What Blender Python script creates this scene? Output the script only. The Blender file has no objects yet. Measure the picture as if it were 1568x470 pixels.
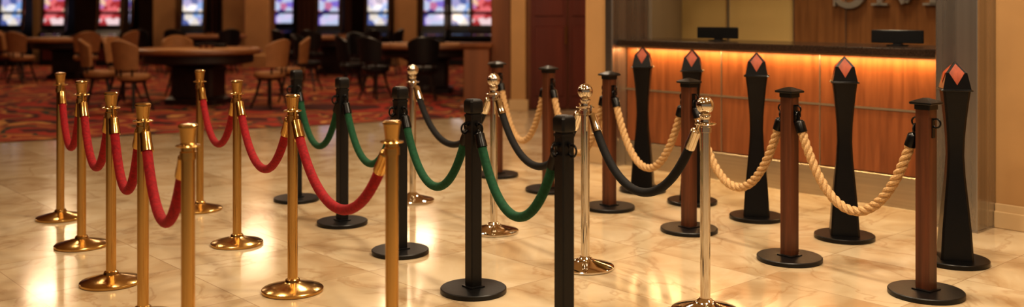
import bpy, math, random
from mathutils import Vector, Matrix
random.seed(7)
S = bpy.context.scene
S.view_settings.view_transform='Standard'
try: S.view_settings.look='Medium High Contrast'
except Exception as ex: print("look", ex)

def lin(c):
    return tuple(((v/255)/12.92 if v/255 <= 0.04045 else (((v/255)+0.055)/1.055)**2.4) for v in c)+(1.0,)

# ------------------------------------------------------------ materials
def new_mat(name):
    m = bpy.data.materials.new(name); m.use_nodes = True
    nt = m.node_tree
    return m, nt, nt.nodes["Principled BSDF"]

def pm(name, col, rough=0.5, metal=0.0, var=0.15, scale=8.0, stretch=(1,1,1), bump=0.0, sheen=0.0, coat=0.0, rvar=0.0, detail=4):
    m, nt, b = new_mat(name)
    N, L = nt.nodes, nt.links
    tc = N.new("ShaderNodeTexCoord"); mp = N.new("ShaderNodeMapping")
    mp.inputs["Scale"].default_value = stretch
    L.new(tc.outputs["Object"], mp.inputs["Vector"])
    nz = N.new("ShaderNodeTexNoise"); nz.inputs["Scale"].default_value = scale; nz.inputs["Detail"].default_value = detail
    L.new(mp.outputs["Vector"], nz.inputs["Vector"])
    rp = N.new("ShaderNodeValToRGB"); c = lin(col)
    rp.color_ramp.elements[0].position = 0.3; rp.color_ramp.elements[1].position = 0.7
    rp.color_ramp.elements[0].color = tuple(v*(1-var) for v in c[:3])+(1,)
    rp.color_ramp.elements[1].color = tuple(min(1, v*(1+var)) for v in c[:3])+(1,)
    L.new(nz.outputs["Fac"], rp.inputs["Fac"]); L.new(rp.outputs["Color"], b.inputs["Base Color"])
    b.inputs["Roughness"].default_value = rough; b.inputs["Metallic"].default_value = metal
    if rvar:
        mr = N.new("ShaderNodeMapRange"); mr.inputs["To Min"].default_value = rough-rvar; mr.inputs["To Max"].default_value = rough+rvar
        L.new(nz.outputs["Fac"], mr.inputs["Value"]); L.new(mr.outputs["Result"], b.inputs["Roughness"])
    if bump:
        bp = N.new("ShaderNodeBump"); bp.inputs["Strength"].default_value = bump; bp.inputs["Distance"].default_value = 0.01
        L.new(nz.outputs["Fac"], bp.inputs["Height"]); L.new(bp.outputs["Normal"], b.inputs["Normal"])
    if sheen:
        b.inputs["Sheen Weight"].default_value = sheen; b.inputs["Sheen Roughness"].default_value = 0.35
        b.inputs["Sheen Tint"].default_value = tuple(min(1, v*2+0.03) for v in c[:3])+(1,)
    if coat:
        b.inputs["Coat Weight"].default_value = coat; b.inputs["Coat Roughness"].default_value = 0.12
    return m

M_brass  = pm("brushed_brass", (198,162,102), 0.2, 1.0, 0.08, 30, (1,1,0.05), rvar=0.04)
M_chrome = pm("polished_nickel", (222,214,200), 0.06, 1.0, 0.03, 6)
M_iron   = pm("black_powdercoat", (17,17,18), 0.38, 0.1, 0.2, 60, bump=0.05)
M_ironhi = pm("black_satin", (14,13,14), 0.3, 0.2, 0.2, 20)
M_red    = pm("red_velvet", (142,6,20), 0.85, 0, 0.3, 60, sheen=0.2, bump=0.2)
M_green  = pm("green_velvet", (12,72,44), 0.85, 0, 0.25, 60, sheen=0.2, bump=0.2)
M_black  = pm("black_velvet", (10,9,11), 0.8, 0, 0.25, 60, sheen=0.1, bump=0.2)
M_hemp   = pm("natural_hemp", (200,164,118), 0.85, 0, 0.25, 120, bump=0.3)
M_postw  = pm("stained_post_wood", (90,50,29), 0.42, 0, 0.5, 22, (1,1,0.06), bump=0.05, coat=0.15)
M_inlay  = pm("orange_wood_inlay", (156,68,32), 0.55, 0, 0.4, 25, (1,1,0.15))
M_steel  = pm("brushed_steel", (176,172,168), 0.27, 0.92, 0.3, 9, (1,1,0.01), rvar=0.06, detail=8)
M_steelh = pm("brushed_steel_h", (190,180,164), 0.34, 0.9, 0.08, 60, (0.02,1,1), rvar=0.05)
M_stone  = pm("dark_granite", (56,44,36), 0.18, 0, 0.5, 70, detail=8)
M_wallb  = pm("beige_wall_paint", (186,146,98), 0.7, 0, 0.05, 3)
M_wally  = pm("cream_wall_paint", (206,176,118), 0.6, 0, 0.04, 2)
M_wallg  = pm("grey_brown_panel", (126,110,90), 0.5, 0, 0.06, 2)
M_base   = pm("painted_trim", (206,176,134), 0.45, 0, 0.04, 3)
M_ceil   = pm("ceiling_paint", (210,190,156), 0.9, 0, 0.03, 2)
M_wallc  = pm("casino_wall", (104,70,42), 0.75, 0, 0.2, 1.5)
M_maroon = pm("maroon_door_wood", (92,36,25), 0.4, 0, 0.25, 6, (1,1,0.08), coat=0.2)
M_brownw = pm("brown_panel_wood", (118,72,42), 0.45, 0, 0.25, 6, (1,1,0.08))
M_pillar = pm("casino_pillar", (180,138,92), 0.6, 0, 0.1, 2)
M_curt   = pm("brown_drape", (90,54,34), 0.85, 0, 0.3, 5, (1,1,0.05))
M_tan    = pm("tan_upholstery", (158,112,70), 0.6, 0, 0.1, 10)
M_darkl  = pm("black_upholstery", (20,17,17), 0.45, 0, 0.2, 10)
M_dkwood = pm("dark_table_wood", (42,24,16), 0.4, 0, 0.3, 10)
M_rim    = pm("table_armrest", (140,92,54), 0.45, 0, 0.15, 8)
M_felt   = pm("tan_felt", (176,132,86), 0.9, 0, 0.08, 40)
M_plast  = pm("black_plastic", (15,15,16), 0.35, 0, 0.1, 10)
M_letter = pm("satin_letter_metal", (205,200,192), 0.35, .8, 0.04, 10)

def desk_wood(name, c0, c1):
    m, nt, b = new_mat(name); N, L = nt.nodes, nt.links
    tc = N.new("ShaderNodeTexCoord"); mp = N.new("ShaderNodeMapping"); mp.inputs["Scale"].default_value = (9,9,0.7)
    L.new(tc.outputs["Object"], mp.inputs["Vector"])
    nz = N.new("ShaderNodeTexNoise"); nz.inputs["Scale"].default_value = 2.2; nz.inputs["Detail"].default_value = 8; nz.inputs["Distortion"].default_value = 0.6
    L.new(mp.outputs["Vector"], nz.inputs["Vector"])
    rp = N.new("ShaderNodeValToRGB"); e = rp.color_ramp.elements
    e[0].position = .3; e[0].color = lin(c0); e[1].position = .72; e[1].color = lin(c1)
    L.new(nz.outputs["Fac"], rp.inputs["Fac"]); L.new(rp.outputs["Color"], b.inputs["Base Color"])
    b.inputs["Roughness"].default_value = .35; b.inputs["Coat Weight"].default_value = .3; b.inputs["Coat Roughness"].default_value = .15
    return m
M_desk = desk_wood("cherry_veneer",(114,66,38),(148,90,54))
M_deskb = desk_wood("walnut_wall_veneer",(120,80,48),(150,104,64))

def emis(name, col, s):
    m, nt, b = new_mat(name)
    b.inputs["Base Color"].default_value = lin(col); b.inputs["Emission Color"].default_value = lin(col); b.inputs["Emission Strength"].default_value = s
    return m
M_led = emis("led_strip", (255,200,110), 8)

def screen(name, cols, s):
    m, nt, b = new_mat(name); N, L = nt.nodes, nt.links
    tc = N.new("ShaderNodeTexCoord"); mp = N.new("ShaderNodeMapping"); mp.inputs["Location"].default_value = (random.random()*9, 0, random.random()*9)
    L.new(tc.outputs["Object"], mp.inputs["Vector"])
    v = N.new("ShaderNodeTexVoronoi"); v.inputs["Scale"].default_value = 6
    L.new(mp.outputs["Vector"], v.inputs["Vector"])
    sp = N.new("ShaderNodeSeparateColor"); L.new(v.outputs["Color"], sp.inputs["Color"])
    rp = N.new("ShaderNodeValToRGB"); rp.color_ramp.interpolation = 'CONSTANT'; e = rp.color_ramp.elements
    while len(e) < len(cols): e.new(0.5)
    for i, c in enumerate(cols): e[i].position = i/len(cols); e[i].color = lin(c)
    L.new(sp.outputs["Red"], rp.inputs["Fac"]); L.new(rp.outputs["Color"], b.inputs["Emission Color"]); b.inputs["Emission Strength"].default_value = s
    b.inputs["Base Color"].default_value = (0.02,0.02,0.02,1); b.inputs["Roughness"].default_value = .1
    return m
SCR = [screen("screen_blue", [(140,175,230),(235,235,245),(90,105,165),(170,165,210),(235,225,215)], .85),
       screen("screen_pink", [(240,120,125),(250,220,222),(180,60,65),(200,130,180),(250,205,175)], .8),
       screen("screen_violet", [(140,120,215),(220,210,245),(90,80,160),(205,125,165),(200,210,240)], .8)]

def marble():
    m, nt, b = new_mat("polished_marble_tiles"); N, L = nt.nodes, nt.links
    tc = N.new("ShaderNodeTexCoord"); mp = N.new("ShaderNodeMapping")
    mp.inputs["Rotation"].default_value = (0,0,math.radians(48)); L.new(tc.outputs["Object"], mp.inputs["Vector"])
    br = N.new("ShaderNodeTexBrick"); br.offset = 0; br.squash = 1
    br.inputs["Scale"].default_value = 1; br.inputs["Brick Width"].default_value = .76; br.inputs["Row Height"].default_value = .76
    br.inputs["Mortar Size"].default_value = .003; br.inputs["Mortar Smooth"].default_value = .3; br.inputs["Bias"].default_value = 0
    br.inputs["Color1"].default_value = (0,0,0,1); br.inputs["Color2"].default_value = (1,1,1,1); br.inputs["Mortar"].default_value = (.5,.5,.5,1)
    L.new(mp.outputs["Vector"], br.inputs["Vector"])
    va = N.new("ShaderNodeVectorMath"); va.operation = 'MULTIPLY_ADD'
    va.inputs[1].default_value = (5,3,7); L.new(br.outputs["Color"], va.inputs[0]); L.new(mp.outputs["Vector"], va.inputs[2])
    n1 = N.new("ShaderNodeTexNoise"); n1.inputs["Scale"].default_value = 1.6; n1.inputs["Detail"].default_value = 8; n1.inputs["Distortion"].default_value = 1.3
    L.new(va.outputs[0], n1.inputs["Vector"])
    r1 = N.new("ShaderNodeValToRGB"); e = r1.color_ramp.elements
    e[0].position = .28; e[0].color = lin((180,152,116)); e[1].position = .72; e[1].color = lin((220,202,172))
    x = e.new(.5); x.color = lin((206,184,150))
    L.new(n1.outputs["Fac"], r1.inputs["Fac"])
    n2 = N.new("ShaderNodeTexNoise"); n2.inputs["Scale"].default_value = 1.0; n2.inputs["Detail"].default_value = 7; n2.inputs["Distortion"].default_value = 1.8
    L.new(va.outputs[0], n2.inputs["Vector"])
    r2 = N.new("ShaderNodeValToRGB"); e = r2.color_ramp.elements
    e[0].position = .48; e[0].color = (0,0,0,1); e[1].position = .52; e[1].color = (0,0,0,1); x = e.new(.5); x.color = (1,1,1,1)
    L.new(n2.outputs["Fac"], r2.inputs["Fac"])
    mx = N.new("ShaderNodeMix"); mx.data_type = 'RGBA'; mx.inputs["B"].default_value = lin((150,108,66))
    mu = N.new("ShaderNodeMath"); mu.operation = 'MULTIPLY'; mu.inputs[1].default_value = .35
    L.new(r2.outputs["Color"], mu.inputs[0]); L.new(mu.outputs[0], mx.inputs["Factor"]); L.new(r1.outputs["Color"], mx.inputs["A"])
    mj = N.new("ShaderNodeMix"); mj.data_type = 'RGBA'; mj.inputs["B"].default_value = lin((140,110,78))
    mf = N.new("ShaderNodeMath"); mf.operation = 'MULTIPLY'; mf.inputs[1].default_value = .6
    L.new(br.outputs["Fac"], mf.inputs[0]); L.new(mf.outputs[0], mj.inputs["Factor"])
    L.new(mx.outputs["Result"], mj.inputs["A"]); L.new(mj.outputs["Result"], b.inputs["Base Color"])
    n3 = N.new("ShaderNodeTexNoise"); n3.inputs["Scale"].default_value = 2.5; L.new(mp.outputs["Vector"], n3.inputs["Vector"])
    mr = N.new("ShaderNodeMapRange"); mr.inputs["To Min"].default_value = .08; mr.inputs["To Max"].default_value = .18
    L.new(n3.outputs["Fac"], mr.inputs["Value"]); L.new(mr.outputs["Result"], b.inputs["Roughness"])
    b.inputs["IOR"].default_value = 1.7
    return m
M_marble = marble()

def carpet():
    m, nt, b = new_mat("patterned_carpet"); N, L = nt.nodes, nt.links
    tc = N.new("ShaderNodeTexCoord")
    nd = N.new("ShaderNodeTexNoise"); nd.inputs["Scale"].default_value = 1.2; L.new(tc.outputs["Object"], nd.inputs["Vector"])
    va = N.new("ShaderNodeVectorMath"); va.operation = 'MULTIPLY_ADD'; va.inputs[1].default_value = (1.2,1.2,0)
    L.new(nd.outputs["Color"], va.inputs[0]); L.new(tc.outputs["Object"], va.inputs[2])
    v = N.new("ShaderNodeTexVoronoi"); v.inputs["Scale"].default_value = .9; L.new(va.outputs[0], v.inputs["Vector"])
    w = N.new("ShaderNodeMath"); w.operation = 'MULTIPLY'; w.inputs[1].default_value = 2.0; L.new(v.outputs["Distance"], w.inputs[0])
    fr = N.new("ShaderNodeMath"); fr.operation = 'FRACT'; L.new(w.outputs[0], fr.inputs[0])
    rp = N.new("ShaderNodeValToRGB"); rp.color_ramp.interpolation = 'CONSTANT'; e = rp.color_ramp.elements
    cols = [(0,(140,40,28)),(.28,(200,146,84)),(.38,(74,26,22)),(.58,(168,56,36)),(.76,(60,58,46)),(.86,(180,108,56))]
    while len(e) < len(cols): e.new(.5)
    for i,(p,c) in enumerate(cols): e[i].position = p; e[i].color = lin(c)
    L.new(fr.outputs[0], rp.inputs["Fac"]); L.new(rp.outputs["Color"], b.inputs["Base Color"])
    b.inputs["Roughness"].default_value = .95
    return m
M_carpet = carpet()

# ------------------------------------------------------------ mesh builder
class MB:
    def __init__(s): s.v=[]; s.f=[]; s.m=[]; s.mats=[]
    def mi(s, mat):
        if mat not in s.mats: s.mats.append(mat)
        return s.mats.index(mat)
    def raw(s, vs, fs, mat, M=None):
        o=len(s.v); i=s.mi(mat)
        for p in vs:
            p=Vector(p); s.v.append(tuple(M@p) if M else tuple(p))
        for f in fs: s.f.append([o+a for a in f]); s.m.append(i)
    def lathe(s, prof, mat, seg=40, M=None, capb=True, capt=True):
        vs=[];fs=[];n=len(prof)
        for r,z in prof:
            for k in range(seg):
                a=2*math.pi*k/seg; vs.append((r*math.cos(a), r*math.sin(a), z))
        for i in range(n-1):
            for k in range(seg):
                k2=(k+1)%seg; fs.append((i*seg+k, i*seg+k2, (i+1)*seg+k2, (i+1)*seg+k))
        if capb and prof[0][0]>1e-5: fs.append(tuple(reversed(range(seg))))
        if capt and prof[-1][0]>1e-5: fs.append(tuple((n-1)*seg+k for k in range(seg)))
        s.raw(vs,fs,mat,M)
    def loft(s, secs, mat, ch=0.0, M=None):
        def ring(hx,hy,z):
            c=min(ch,hx*.45,hy*.45) if ch else 0
            if c: return [(hx,-hy+c,z),(hx,hy-c,z),(hx-c,hy,z),(-hx+c,hy,z),(-hx,hy-c,z),(-hx,-hy+c,z),(-hx+c,-hy,z),(hx-c,-hy,z)]
            return [(hx,-hy,z),(hx,hy,z),(-hx,hy,z),(-hx,-hy,z)]
        k=8 if ch else 4; vs=[];fs=[]
        for q in secs: vs+=ring(*q)
        for i in range(len(secs)-1):
            for j in range(k):
                j2=(j+1)%k; fs.append((i*k+j,i*k+j2,(i+1)*k+j2,(i+1)*k+j))
        fs.append(tuple(reversed(range(k)))); fs.append(tuple((len(secs)-1)*k+j for j in range(k)))
        s.raw(vs,fs,mat,M)
    def box(s, x0,x1,y0,y1,z0,z1, mat, bev=0.0, M=None):
        T=Matrix.Translation(((x0+x1)/2,(y0+y1)/2,0)); hx=abs(x1-x0)/2; hy=abs(y1-y0)/2
        if bev: secs=[(hx-bev,hy-bev,z0),(hx,hy,z0+bev),(hx,hy,z1-bev),(hx-bev,hy-bev,z1)]
        else: secs=[(hx,hy,z0),(hx,hy,z1)]
        s.loft(secs,mat,bev,(M@T) if M else T)
    def tube(s, pts, rad, mat, seg=10, closed=False, M=None):
        pts=[Vector(p) for p in pts]; n=len(pts); rr=rad if isinstance(rad,(list,tuple)) else [rad]*n
        vs=[];fs=[]; up=None
        for i in range(n):
            if closed: t=(pts[(i+1)%n]-pts[i-1]).normalized()
            else: t=(pts[min(i+1,n-1)]-pts[max(i-1,0)]).normalized()
            if up is None:
                up=t.cross(Vector((0,0,1)))
                if up.length<.05: up=t.cross(Vector((0,1,0)))
                up.normalize()
            up=(up-t*up.dot(t)).normalized(); w=t.cross(up)
            for k in range(seg):
                a=2*math.pi*k/seg; vs.append(pts[i]+(up*math.cos(a)+w*math.sin(a))*rr[i])
        for i in range(n if closed else n-1):
            i2=(i+1)%n
            for k in range(seg):
                k2=(k+1)%seg; fs.append((i*seg+k,i*seg+k2,i2*seg+k2,i2*seg+k))
        if not closed: fs.append(tuple(reversed(range(seg)))); fs.append(tuple((n-1)*seg+k for k in range(seg)))
        s.raw(vs,fs,mat,M)
    def torus(s, c, R, r, mat, ax=(0,0,1), seg=24, sx=1.0, sz=1.0):
        q=Vector((0,0,1)).rotation_difference(Vector(ax).normalized()); c=Vector(c)
        s.tube([c+q@Vector((R*sx*math.cos(a),R*sz*math.sin(a),0)) for a in [2*math.pi*k/seg for k in range(seg)]], r, mat, 8, True)
    def mesh(s, name, angle=32):
        me=bpy.data.meshes.new(name); me.from_pydata(s.v,[],s.f)
        for m in s.mats: me.materials.append(m)
        me.polygons.foreach_set("material_index", s.m); me.polygons.foreach_set("use_smooth",[True]*len(s.f))
        me.update(); me.set_sharp_from_angle(angle=math.radians(angle))
        return me

def put(name, me, loc=(0,0,0), rz=0.0, sc=(1,1,1)):
    if isinstance(me,MB): me=me.mesh(name+"_mesh")
    o=bpy.data.objects.new(name,me); o.location=loc; o.rotation_euler=(0,0,rz); o.scale=sc
    S.collection.objects.link(o); return o

# ------------------------------------------------------------ room layout
TH=math.atan2(-.745,.667)
D0=Vector((1.07,9.14,0)); U=Vector((math.cos(TH),math.sin(TH),0)); B=Vector((-U.y,U.x,0))
CEIL=4.2
b=MB(); b.raw([(-16,-6,0),(10,-6,0),(10,33,0),(-16,33,0)],[(0,1,2,3)],M_marble); put("floor",b)
b=MB(); b.raw([(-15.99,5.4,.008),(-.3,13.3,.008),(-.3,32,.008),(-15.99,32,.008)],[(0,1,2,3)],M_carpet); put("patterned_carpet",b)
b=MB(); b.box(-16,10,-6,33,CEIL,CEIL+.1,M_ceil); put("ceiling",b)
b=MB(); b.box(-16,0,32,32.2,0,CEIL,M_wallc); put("wall_back",b)
b=MB(); b.box(-16.2,-16,-6,32,0,CEIL,M_wallc); put("wall_left",b)
b=MB(); b.box(-.3,-.1,14.45,32,0,CEIL,M_wallc); put("wall_casino_side",b)
b=MB()
b.box(-.3,1.7,14.2,14.45,0,CEIL,M_wallb)
b.box(-.3,-.02,14.14,14.2,.12,3.2,M_brownw,.008)
b.box(-.02,.2,14.0,14.2,0,CEIL,M_wallb,.01)
put("wall_lobby",b)
b=MB()
b.box(.205,1.34,14.12,14.195,0,2.9,M_brownw,.006)
b.box(.27,.79,14.08,14.12,.03,2.8,M_maroon,.005); b.box(.81,1.33,14.08,14.12,.03,2.8,M_maroon,.005)
for x in (.32,.86):
    b.box(x,x+.42,14.06,14.08,.2,1.2,M_maroon,.008); b.box(x,x+.42,14.06,14.08,1.35,2.6,M_maroon,.008)
b.tube([(.77,14.08,.95),(.77,14.02,.95),(.77,14.02,1.2),(.77,14.08,1.2)],.01,M_brass,8)
put("door_1",b)
b=MB(); b.box(-.05,.23,13.97,14.0,0,.16,M_base,.006); put("baseboard_lobby",b)

def dput(name, mb): return put(name, mb, (D0.x,D0.y,0), TH)
def wall_between(name,p,q,mat,h=CEIL,t=.12):
    p=Vector(p+(0,));q=Vector(q+(0,));d=q-p;b=MB();b.box(0,d.length,0,t,0,h,mat);return put(name,b,p,math.atan2(d.y,d.x))
wall_between("wall_corridor",(1.42,14.19),(.80,9.45),M_wallb)
b=MB(); b.box(-.39,-.09,-.15,.1,0,CEIL,M_wallb,.004); dput("wall_desk_return",b)
b=MB(); b.box(-.41,-.09,-.165,-.15,0,.15,M_base,.004); dput("baseboard_desk_return",b)
b=MB(); b.box(3.38,9,-.13,.1,0,CEIL,M_wallb); dput("wall_right",b)
b=MB(); b.box(3.38,9,-.15,-.13,0,.16,M_base,.004); b.box(3.38,9,-.165,-.13,0,.11,M_base,.004); dput("baseboard_right",b)
b=MB(); b.box(3.106,3.38,-.42,.3,0,CEIL,M_steel,.004); b.box(3.10,3.386,-.426,-.1,0,.012,M_steel); dput("steel_column",b)
b=MB(); b.box(-.09,0,-.2,.3,0,CEIL,M_steel,.004); b.box(-.092,.002,-.202,.1,0,.012,M_steel); dput("steel_column",b)
b=MB(); b.box(0,3.106,-.15,.1,2.7,CEIL,M_wallb); dput("wall_header",b)
b=MB(); b.box(-1.23,.41,2.2,2.32,0,CEIL,M_wally); dput("wall_office_cream",b)
b=MB(); b.box(.41,3.4,2.17,2.32,0,CEIL,M_deskb)
for s in (.405,1.0,2.2): b.box(s,s+.008,2.16,2.17,0,CEIL,M_steel)
dput("wall_office_wood",b)
b=MB(); b.box(3.15,3.3,.62,2.17,0,CEIL,M_wally); dput("wall_office_end",b)
pA=D0+U*-.1+B*.3; pB=D0+U*-1.23+B*2.2
wall_between("wall_office_side",(pB.x,pB.y),(pA.x,pA.y),M_wallg)
b=MB(); b.box(-.45,-.42,2.185,2.2,0,CEIL,M_steel); dput("trim_1",b)

# reception desk
b=MB()
b.box(0,3.1,.03,.5,0,1.1,M_dkwood)
seams=[0,.14,1.07,2.0,2.93,3.1]
for i in range(len(seams)-1):
    a=seams[i]+.004; c=seams[i+1]-.004
    b.box(a,c,0,.03,.235,.703,M_desk,.003); b.box(a,c,0,.03,.717,1.098,M_desk,.003)
b.box(0,3.1,-.005,.03,.702,.718,M_steelh)
b.box(0,3.1,-.02,.03,0,.23,M_steelh,.003)
for q in seams[1:-1]: b.box(q-.004,q+.004,-.003,.03,.23,1.098,M_steelh)
b.box(0,3.1,-.13,.6,1.112,1.17,M_stone,.006)
b.box(.0,3.1,-.10,-.07,1.10,1.112,M_steelh)
b.box(.02,3.08,-.065,-.03,1.10,1.112,M_led)
dput("reception_desk",b)

def monitor():
    b=MB(); b.box(-.19,.19,-.012,.012,.02,.12,M_plast,.004); b.box(-.03,.03,-.01,.05,0,.05,M_plast); b.lathe([(.08,0),(.08,.008),(.0,.012)],M_plast,20)
    return b.mesh("monitor_mesh")
mm=monitor()
put("computer_monitor",mm,(1.83,8.72,1.17),TH+.25); put("computer_monitor",mm,(2.95,7.5,1.17),TH+.25)

# wall letters
b=MB()
def slab(p0,p1,w,d=.04):
    p0=Vector(p0);p1=Vector(p1);t=(p1-p0).normalized();n=Vector((-t.y,t.x))*w/2
    q=[p0+n,p0-n,p1-n,p1+n]
    vs=[(a.x,2.12,a.y) for a in q]+[(a.x,2.165,a.y) for a in q]
    b.raw(vs,[(0,1,2,3),(7,6,5,4),(0,4,5,1),(1,5,6,2),(2,6,7,3),(3,7,4,0)],M_letter)
Z=1.485
x0=1.32
slab((x0+.06,Z),(x0+.06,Z+.5),.05); slab((x0+.6,Z),(x0+.6,Z+.5),.085)
slab((x0+.06,Z+.5),(x0+.32,Z+.03),.085); slab((x0+.6,Z+.5),(x0+.32,Z+.03),.05)
for c,w in ((x0+.06,.17),(x0+.6,.22)): slab((c-w/2,Z+.012),(c+w/2,Z+.012),.024); slab((c-w/2,Z+.488),(c+w/2,Z+.488),.024)
pts=[]; cx=1.05; R=.125
for k in range(25):
    a=math.radians(20+250*k/24); pts.append((cx+.135*math.cos(a), Z+.375+R*math.sin(a)))
for k in range(25):
    a=math.radians(90-250*k/24); pts.append((cx+.15*math.cos(a), Z+.125+R*math.sin(a)))
for i in range(len(pts)-1):
    w=.035+.05*math.sin(math.pi*i/(len(pts)-1))
    if (Vector(pts[i+1])-Vector(pts[i])).length>1e-4: slab(pts[i],pts[i+1],w)
slab((cx-.15,Z-.005),(cx-.15,Z+.15),.025)
dput("wall_sign_lettering",b)

# ------------------------------------------------------------ stanchions
def brass_mesh():
    b=MB(); h=1.012
    b.lathe([(.150,0),(.157,.003),(.157,.014),(.152,.018),(.10,.032),(.05,.045),(.04,.05),(.036,.062),(.030,.066),(.026,.068),
             (.026,.875),(.031,.877),(.031,.905),(.027,.908),(.027,.922),(.045,.925),(.047,.928),(.045,.931),(.03,.934),(.027,.94),(.0275,.945),
             (.030,.965),(.034,.997),(.037,.999),(.037,1.006),(.030,h),(0,h+.002)],M_brass,48)
    return b.mesh("brass_stanchion_mesh")
def silver_mesh():
    b=MB(); prof=[(.155,0),(.162,.003),(.162,.012),(.156,.016),(.11,.028),(.06,.043),(.045,.05),(.036,.058),(.030,.064),(.0245,.068),
             (.0245,.86),(.03,.862),(.03,.885),(.026,.888),(.026,.895),(.05,.898),(.052,.901),(.05,.904),(.026,.907),(.022,.92),(.026,.935),(.03,.94),(.03,.944),(.018,.95)]
    for k in range(14):
        a=-math.pi/2+.42+(math.pi-.42)*k/13; prof.append((max(0.0,.043*math.cos(a)) if k<13 else 0,.99+.043*math.sin(a)))
    b.lathe(prof,M_chrome,48); return b.mesh("silver_stanchion_mesh")
def iron_mesh():
    b=MB(); b.lathe([(.166,0),(.17,.003),(.17,.022),(.166,.026),(.0,.028)],M_iron,56)
    b.loft([(.045,.045,.026),(.045,.045,.034),(.033,.033,.036),(.033,.033,.90)],M_iron,.006)
    b.loft([(.036,.036,.90),(.036,.036,.912)],M_iron,.006); b.loft([(.031,.031,.912),(.031,.031,.92)],M_iron,.006)
    b.loft([(.036,.036,.92),(.039,.039,.926),(.039,.039,.975),(.034,.034,.985),(.030,.030,.990)],M_iron,.009)
    for sx,sy in ((1,0),(-1,0),(0,-1)):
        b.lathe([(.012,0),(.012,.014),(.007,.016),(.007,.026)],M_ironhi,14,Matrix.Translation((sx*.032,sy*.032,.865))@Vector((0,0,1)).rotation_difference(Vector((sx,sy,0))).to_matrix().to_4x4())
        b.torus((sx*.055,sy*.055,.842),.026,.0048,M_ironhi,(sy,sx,0) if sx else (1,0.35,0))
    return b.mesh("black_iron_stanchion_mesh")
def wood_mesh():
    b=MB(); b.lathe([(.181,0),(.185,.003),(.185,.022),(.181,.026),(.0,.028)],M_iron,56)
    b.loft([(.052,.052,.026),(.052,.052,.034),(.040,.040,.036)],M_iron,.004)
    b.loft([(.038,.038,.034),(.038,.038,.945)],M_postw,.004)
    b.loft([(.042,.042,.942),(.042,.042,.968)],M_iron,.004)
    b.loft([(.058,.058,.968),(.060,.060,.971),(.060,.060,.979),(.045,.045,.987),(.012,.012,1.0)],M_iron,.004)
    for sx in (1,-1):
        b.box(sx*.038-.004,sx*.038+.004,-.014,.014,.80,.90,M_ironhi,.001)
        b.torus((sx*.056,0,.875),.022,.0048,M_ironhi,(0,1,0))
    return b.mesh("wooden_stanchion_mesh")
def tall_mesh():
    b=MB(); b.lathe([(.18,0),(.185,.003),(.185,.024),(.18,.028),(.0,.03)],M_ironhi,56)
    secs=[]
    for z,h in ((.028,.088),(.07,.085),(.2,.077),(.35,.064),(.5,.050),(.62,.044),(.72,.047),(.82,.055),(.92,.065),(.985,.073)): secs.append((h,h,z))
    b.loft(secs,M_ironhi,.012)
    b.loft([(.082,.082,.985),(.086,.086,.99),(.074,.074,.998)],M_ironhi,.004)
    b.loft([(.074,.074,.998),(.056,.056,1.088)],M_ironhi,0.0)
    a=.056; z1=1.088; zt=1.153
    b.raw([(a,-a,z1),(a,a,z1),(-a,a,z1),(-a,-a,z1),(0,0,zt)],[(0,1,4),(1,2,4),(2,3,4),(3,0,4)],M_ironhi)
    for k in range(4):
        R=Matrix.Rotation(k*math.pi/2,4,'Z'); e=.003
        hw=.040
        slope=(.074-.056)/.09
        zb=1.02; yb=-(.056+slope*(1.088-zb))-e
        b.raw([(-hw,-a-e,z1),(hw,-a-e,z1),(0,-.012-e,zt-.014),(0,yb,zb),(-hw,-a+.002,z1),(hw,-a+.002,z1)],[(0,1,2),(0,3,1),(0,2,4),(1,5,2),(0,4,3),(1,3,5)],M_inlay,R)
    return b.mesh("black_sculpted_pedestal_mesh")

RA=math.atan2(-.58,.43)
brass1=[(-3.13,6.79),(-2.636,6.0),(-2.124,5.19),(-1.725,4.58),(-1.24,3.75)]
brass2=[(-2.256,7.08),(-1.698,6.05),(-1.13,5.045),(-.473,3.86)]
irons=[(-1.637,7.44),(-1.147,6.62),(-.665,5.83),(-.198,5.03),(.227,4.256)]
silv=[(-.752,7.42),(-.119,6.385),(.411,5.50),(.927,4.70)]
woods=[(-.131,8.53),(.292,7.83),(.708,7.13),(1.158,6.41),(1.606,5.67),(2.105,4.98)]
talls=[(1.043,7.82),(1.35,7.34),(1.695,6.79),(2.107,6.21),(2.536,5.61)]
for P,name,me,rz in ((brass1+brass2,"brass_stanchion",brass_mesh(),0),(irons,"black_iron_stanchion",iron_mesh(),RA),(silv,"silver_stanchion",silver_mesh(),0),
                  (woods,"wooden_stanchion",wood_mesh(),RA),(talls,"black_sculpted_pedestal",tall_mesh(),-.25)):
    for x,y in P: put(name,me,(x,y,0),rz)

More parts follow.
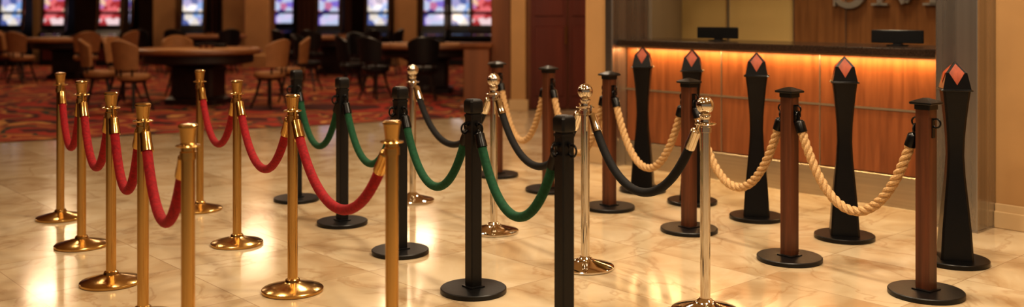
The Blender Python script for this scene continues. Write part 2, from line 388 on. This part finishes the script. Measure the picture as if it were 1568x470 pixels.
# ------------------------------------------------------------ ropes
def path(p,q,gap,za,zm,n,k=1.6):
    p=Vector((p[0],p[1],0));q=Vector((q[0],q[1],0));d=(q-p).normalized();p=p+d*gap;q=q-d*gap
    out=[]
    for i in range(n+1):
        t=i/n;s=2*t-1;v=p.lerp(q,t);v.z=zm+(za-zm)*(math.cosh(k*s)-1)/(math.cosh(k)-1);out.append(v)
    return out
def rope(name,p,q,mat,fm,gap=.062,za=.875,zm=.55,r=.023,fl=.085,hookz=.925,hookr=.04):
    pts=path(p,q,gap,za,zm,72); b=MB()
    b.tube(pts,r,mat,14)
    for e,post in ((pts,p),(pts[::-1],q)):
        acc=0;seg=[e[0]];
        for i in range(1,len(e)):
            acc+=(e[i]-e[i-1]).length; seg.append(e[i])
            if acc>=fl: break
        t0=(e[0]-e[1]).normalized()
        full=[e[0]+t0*.012,e[0]+t0*.006]+seg
        rr=[r*.55,r*.95]+[r*1.12]*len(seg); rr[-1]=r*1.22; rr[-2]=r*1.22
        b.tube(full,rr,fm,16)
        pv=Vector((post[0],post[1],0)); d=(Vector((e[0].x,e[0].y,0))-pv).normalized()
        top=pv+d*hookr; top.z=hookz
        b.tube([e[0]+t0*.008, e[0]+t0*.03, Vector((e[0].x,e[0].y,0))*.5+Vector((top.x,top.y,0))*.5+Vector((0,0,hookz+.018)), top+Vector((0,0,.008)), top-Vector((0,0,.012))],.0052,fm,8)
    put(name,b)
for L_ in (brass1,brass2):
    for i in range(len(L_)-1): rope("red_velvet_rope",L_[i],L_[i+1],M_red,M_brass,zm=.55)
for i in range(4): rope("green_velvet_rope",irons[i],irons[i+1],M_green,M_ironhi,gap=.068,za=.815,zm=.47,fl=.06,hookz=.83,hookr=.056)
for i in range(3): rope("black_velvet_rope",silv[i],silv[i+1],M_black,M_chrome,gap=.064,za=.86,zm=.50,hookz=.90,hookr=.045)
def twist(name,p,q,zm=.355):
    pts=path(p,q,.07,.80,zm,220,1.5); b=MB(); L=0; lens=[0]
    for i in range(1,len(pts)): L+=(pts[i]-pts[i-1]).length; lens.append(L)
    fr=[];up=None
    for i in range(len(pts)):
        t=(pts[min(i+1,len(pts)-1)]-pts[max(i-1,0)]).normalized()
        if up is None: up=t.cross(Vector((0,0,1))).normalized()
        up=(up-t*up.dot(t)).normalized(); fr.append((up.copy(),t.cross(up)))
    for k in range(3):
        st=[pts[i]+(fr[i][0]*math.cos(a)+fr[i][1]*math.sin(a))*.0135 for i in range(len(pts)) for a in [2*math.pi*(k/3+lens[i]/.12)]]
        b.tube(st,.0135,M_hemp,8)
    for e in (pts,pts[::-1]):
        t0=(e[0]-e[3]).normalized()
        b.tube([e[0]+t0*.015,e[0]+t0*.008,e[0],e[6]],[.015,.026,.03,.03],M_ironhi,14)
        b.torus(e[0]+t0*.03+Vector((0,0,.012)),.02,.005,M_ironhi,(U.x,U.y,0),18,1.0,1.2)
        b.tube([e[0]+t0*.01,e[0]+t0*.05+Vector((0,0,.02))],.008,M_ironhi,8)
    put(name,b)
for i in range(5): twist("twisted_hemp_rope",woods[i],woods[i+1])

# ------------------------------------------------------------ casino furniture
def chair_mesh(up,nm):
    b=MB()
    b.lathe([(.0,.44),(.2,.44),(.225,.46),(.23,.5),(.21,.53),(.1,.54),(0,.54)],up,24)
    b.lathe([(0,.41),(.17,.41),(.18,.44)],M_dkwood,20)
    n=12; vs=[];fs=[]
    for i in range(n+1):
        a=math.radians(30+120*i/n); hgt=1.0-.10*abs(i/n-.5)**2*4
        for (r,z) in ((.215,.6),(.255,.6),(.30,hgt),(.27,hgt+.012),(.245,hgt)): vs.append((r*math.cos(a),r*math.sin(a),z))
    for i in range(n):
        for j in range(5):
            j2=(j+1)%5; fs.append((i*5+j,i*5+j2,(i+1)*5+j2,(i+1)*5+j))
    fs.append((4,3,2,1,0)); fs.append(tuple(n*5+j for j in range(5))); b.raw(vs,fs,up)
    for a in (48,90,132):
        a=math.radians(a); b.tube([(.17*math.cos(a),.17*math.sin(a),.44),(.225*math.cos(a),.225*math.sin(a),.52),(.245*math.cos(a),.245*math.sin(a),.68)],.014,M_dkwood,8)
    for a in (45,135,225,315):
        a=math.radians(a); b.tube([(.13*math.cos(a),.13*math.sin(a),.43),(.19*math.cos(a),.19*math.sin(a),.2),(.27*math.cos(a),.27*math.sin(a),0)],[.022,.018,.014],M_dkwood,8)
    b.torus((0,0,.19),.185,.009,M_dkwood)
    return b.mesh(nm)
ch_t=chair_mesh(M_tan,"tan_chair_mesh"); ch_b=chair_mesh(M_darkl,"black_chair_mesh")
def table_mesh(nm):
    b=MB(); E=lambda z,sx=1,sy=.85: Matrix.Diagonal((sx,sy,1,1))
    b.lathe([(0,.76),(.8,.76),(.84,.78),(.84,.83),(0,.832)],M_felt,48,E(0))
    b.lathe([(.82,.77),(.93,.76),(.97,.79),(.96,.83),(.92,.85),(.84,.845),(.82,.835)],M_rim,48,E(0),False,False)
    b.lathe([(.80,.62),(.84,.64),(.84,.77)],M_dkwood,48,E(0))
    b.loft([(.42,.3,.0),(.42,.3,.08),(.34,.24,.12),(.34,.24,.55),(.5,.38,.64)],M_dkwood,.04)
    b.box(-.25,.25,.35,.45,.85,.90,M_plast,.005)
    for k in range(5): b.lathe([(.02,0),(.02,.05),(0,.05)],M_tan if k%2 else M_maroon,10,Matrix.Translation((-.1+k*.05,.25,.832)))
    return b.mesh(nm)
tb=table_mesh("gaming_table_mesh")
tabs=[(-4.8,15.0),(-9.2,20.5),(-3.9,22),(-1.45,17.0),(-7.2,23)]
for x,y in tabs: put("casino_gaming_table",tb,(x,y,.008),random.uniform(-.2,.2))
def chair_at(x,y,tx,ty,me,name):
    ang=math.atan2(ty-y,tx-x)
    put(name,me,(x,y,.008),ang+math.pi/2)
for x,y in ((-5.35,13.85),(-6.1,14.5),(-6.15,15.5),(-3.55,14.35),(-3.45,15.3),(-5.5,16.2)): chair_at(x,y,-4.8,15,ch_t,"tan_casino_chair")
for x,y in ((-10.3,20.2),(-9.6,19.2),(-8.4,19.3),(-8.0,20.2)): chair_at(x,y,-9.2,20.5,ch_t,"tan_casino_chair")
for x,y in ((-4.9,21.2),(-4.2,20.7),(-3.1,20.9),(-2.7,21.8)): chair_at(x,y,-3.9,22,ch_b,"black_casino_chair")
for x,y in ((-2.7,16.6),(-2.2,15.8),(-1.4,15.6),(-3.6,17.3),(-2.8,18.3)): chair_at(x,y,-1.45,17,ch_b,"black_casino_chair")
for x,y in ((-8.2,22.3),(-7.4,21.7),(-6.4,22)): chair_at(x,y,-7.2,23,ch_b,"black_casino_chair")

def podium():
    b=MB(); b.loft([(.22,.2,0),(.22,.2,.08),(.18,.16,.1),(.18,.16,.88),(.22,.2,.92),(.23,.21,.97)],M_brownw,.01); b.box(-.12,.12,-.165,-.16,.2,.8,M_brownw); return b.mesh("podium_mesh")
put("wooden_podium",podium(),(-.5,13.85,.008),0)

def slot_mesh(scr,nm):
    b=MB(); W=.32
    prof=[(-.28,0),(-.28,.62),(-.40,.70),(-.40,.76),(-.22,.92),(-.14,1.32),(-.16,1.36),(-.10,1.86),(.0,1.95),(.3,1.95),(.3,0)]
    vs=[(-W,y,z) for y,z in prof]+[(W,y,z) for y,z in prof]; n=len(prof)
    fs=[tuple(range(n)),tuple(reversed(range(n,2*n)))]+[(i,i+n,(i+1)%n+n,(i+1)%n) for i in range(n)]
    b.raw(vs,fs,M_plast)
    def quad(y0,z0,y1,z1,w,m):
        d=Vector((0,y1-y0,z1-z0)).normalized(); nn=Vector((0,-d.z,d.y))*.012
        q=[(-w,y0,z0),(w,y0,z0),(w,y1,z1),(-w,y1,z1)]
        b.raw([Vector(p)+nn for p in q]+[Vector(p) for p in q],[(0,1,2,3),(0,4,5,1),(1,5,6,2),(2,6,7,3),(3,7,4,0)],m)
    quad(-.196,1.04,-.143,1.31,.25,scr); quad(-.156,1.38,-.104,1.83,.25,scr); quad(-.28,.15,-.28,.55,.24,M_maroon)
    for s in (-W,W): b.tube([(s,-.23,.9),(s,-.15,1.34),(s,-.11,1.88)],.015,M_chrome,8)
    for k in range(5): b.lathe([(.022,0),(.022,.012),(0,.014)],scr,10,Matrix.Translation((-.2+.1*k,-.36,.79)))
    b.lathe([(.05,1.95),(.06,1.97),(.06,2.1),(.03,2.14),(0,2.15)],scr,16)
    return b.mesh(nm)
SM=[slot_mesh(m,"slot_mesh_%d"%i) for i,m in enumerate(SCR)]
for i,(x,k) in enumerate([(-12.7,0),(-11.75,1),(-10.2,1),(-8.2,0),(-4.65,2),(-3.45,0),(-1.98,2),(-1.3,0),(-.75,1),(-13.6,2),(-14.5,1)]):
    put("slot_machine",SM[k],(x,25.0+(i%2)*.3,.008),0)
for x in (-11.3,-9.2,-6.6,-5.4,-2.7):
    put("slot_machine",SM[2],(x,28.5,.008),0)
def pillar(w): 
    b=MB(); b.loft([(w*.58,w*.58,0),(w*.58,w*.58,.3),(w*.5,w*.5,.34),(w*.5,w*.5,3.9),(w*.6,w*.6,4.0),(w*.6,w*.6,4.19)],M_pillar,.03); return b.mesh("pillar_mesh")
pl=pillar(.62)
for x,y in ((-7.3,26),(-6.3,24.5),(-9.3,26.5),(-2.75,25.6),(-13.2,27)): put("casino_pillar",pl,(x,y,.008))
b=MB(); n=60; vs=[];fs=[]
for i in range(n+1):
    y=.05*math.sin(i*1.3); x=i/n*1.5; vs+=[(x,y,0),(x,y,3.9)]
for i in range(n): fs.append((2*i,2*i+2,2*i+3,2*i+1))
b.raw(vs,fs,M_curt); dm=b.mesh("drape_mesh")
for x in (-5.9,-3.3,-9.0): put("brown_drape",dm,(x,26.8,.012))

# ------------------------------------------------------------ lighting
def area(name,loc,size,energy,col,rot=(0,0,0),shape='DISK',sy=None):
    l=bpy.data.lights.new(name,'AREA'); l.shape=shape; l.size=size; l.energy=energy; l.color=col
    if sy: l.size_y=sy
    o=bpy.data.objects.new(name,l); o.location=loc; o.rotation_euler=rot; S.collection.objects.link(o); return o
W=(1,.83,.61)
trim=MB(); trim.torus((0,0,0),.27,.02,M_steel); trim.lathe([(.29,.01),(.29,.03),(.27,.03)],M_steel,32); tm=trim.mesh("downlight_mesh")
for x,y,e in ((-3.5,3.5,30),(-.8,2.2,60),(2.0,3.0,75),(-2.6,6.6,38),(.0,6.0,62),(1.6,5.0,78),(-1.2,9.5,48),(.3,11.5,50),(-4.6,9.2,20),(3.6,4.6,26)):
    area("downlight",(x,y,4.12),.4,e,W); put("ceiling_downlight",tm,(x,y,4.165))
for x,y,e in ((-4.8,15,50),(-9,19,45),(-2,18,45),(-6,23,50),(-11,24,45),(-2.2,23.5,45),(-12,14,32)):
    area("casino_downlight",(x,y,4.1),.8,e,(1,.72,.46))
o1=D0+U*1.4+B*1.3; area("office_downlight",(o1.x,o1.y,4.0),.8,50,(1,.86,.6))
led=D0+U*1.55+B*-.045; area("led_strip_light",(led.x,led.y,1.09),3.0,17,(1,.66,.3),(0,0,TH),'RECTANGLE',.03)
w=bpy.data.worlds.new("warm_ambient"); S.world=w; w.use_nodes=True
bg=w.node_tree.nodes["Background"]; bg.inputs["Color"].default_value=(1,.84,.66,1); bg.inputs["Strength"].default_value=.2

# ------------------------------------------------------------ camera
cam=bpy.data.cameras.new("camera"); co=bpy.data.objects.new("camera",cam); S.collection.objects.link(co)
co.location=(0,0,1.45); co.rotation_euler=(math.radians(90),0,0)
cam.sensor_fit='HORIZONTAL'; cam.sensor_width=36
cam.lens=34.44; cam.shift_y=-.1408
cam.dof.use_dof=True; cam.dof.focus_distance=5.1; cam.dof.aperture_fstop=1.2
cam.clip_end=100
S.camera=co
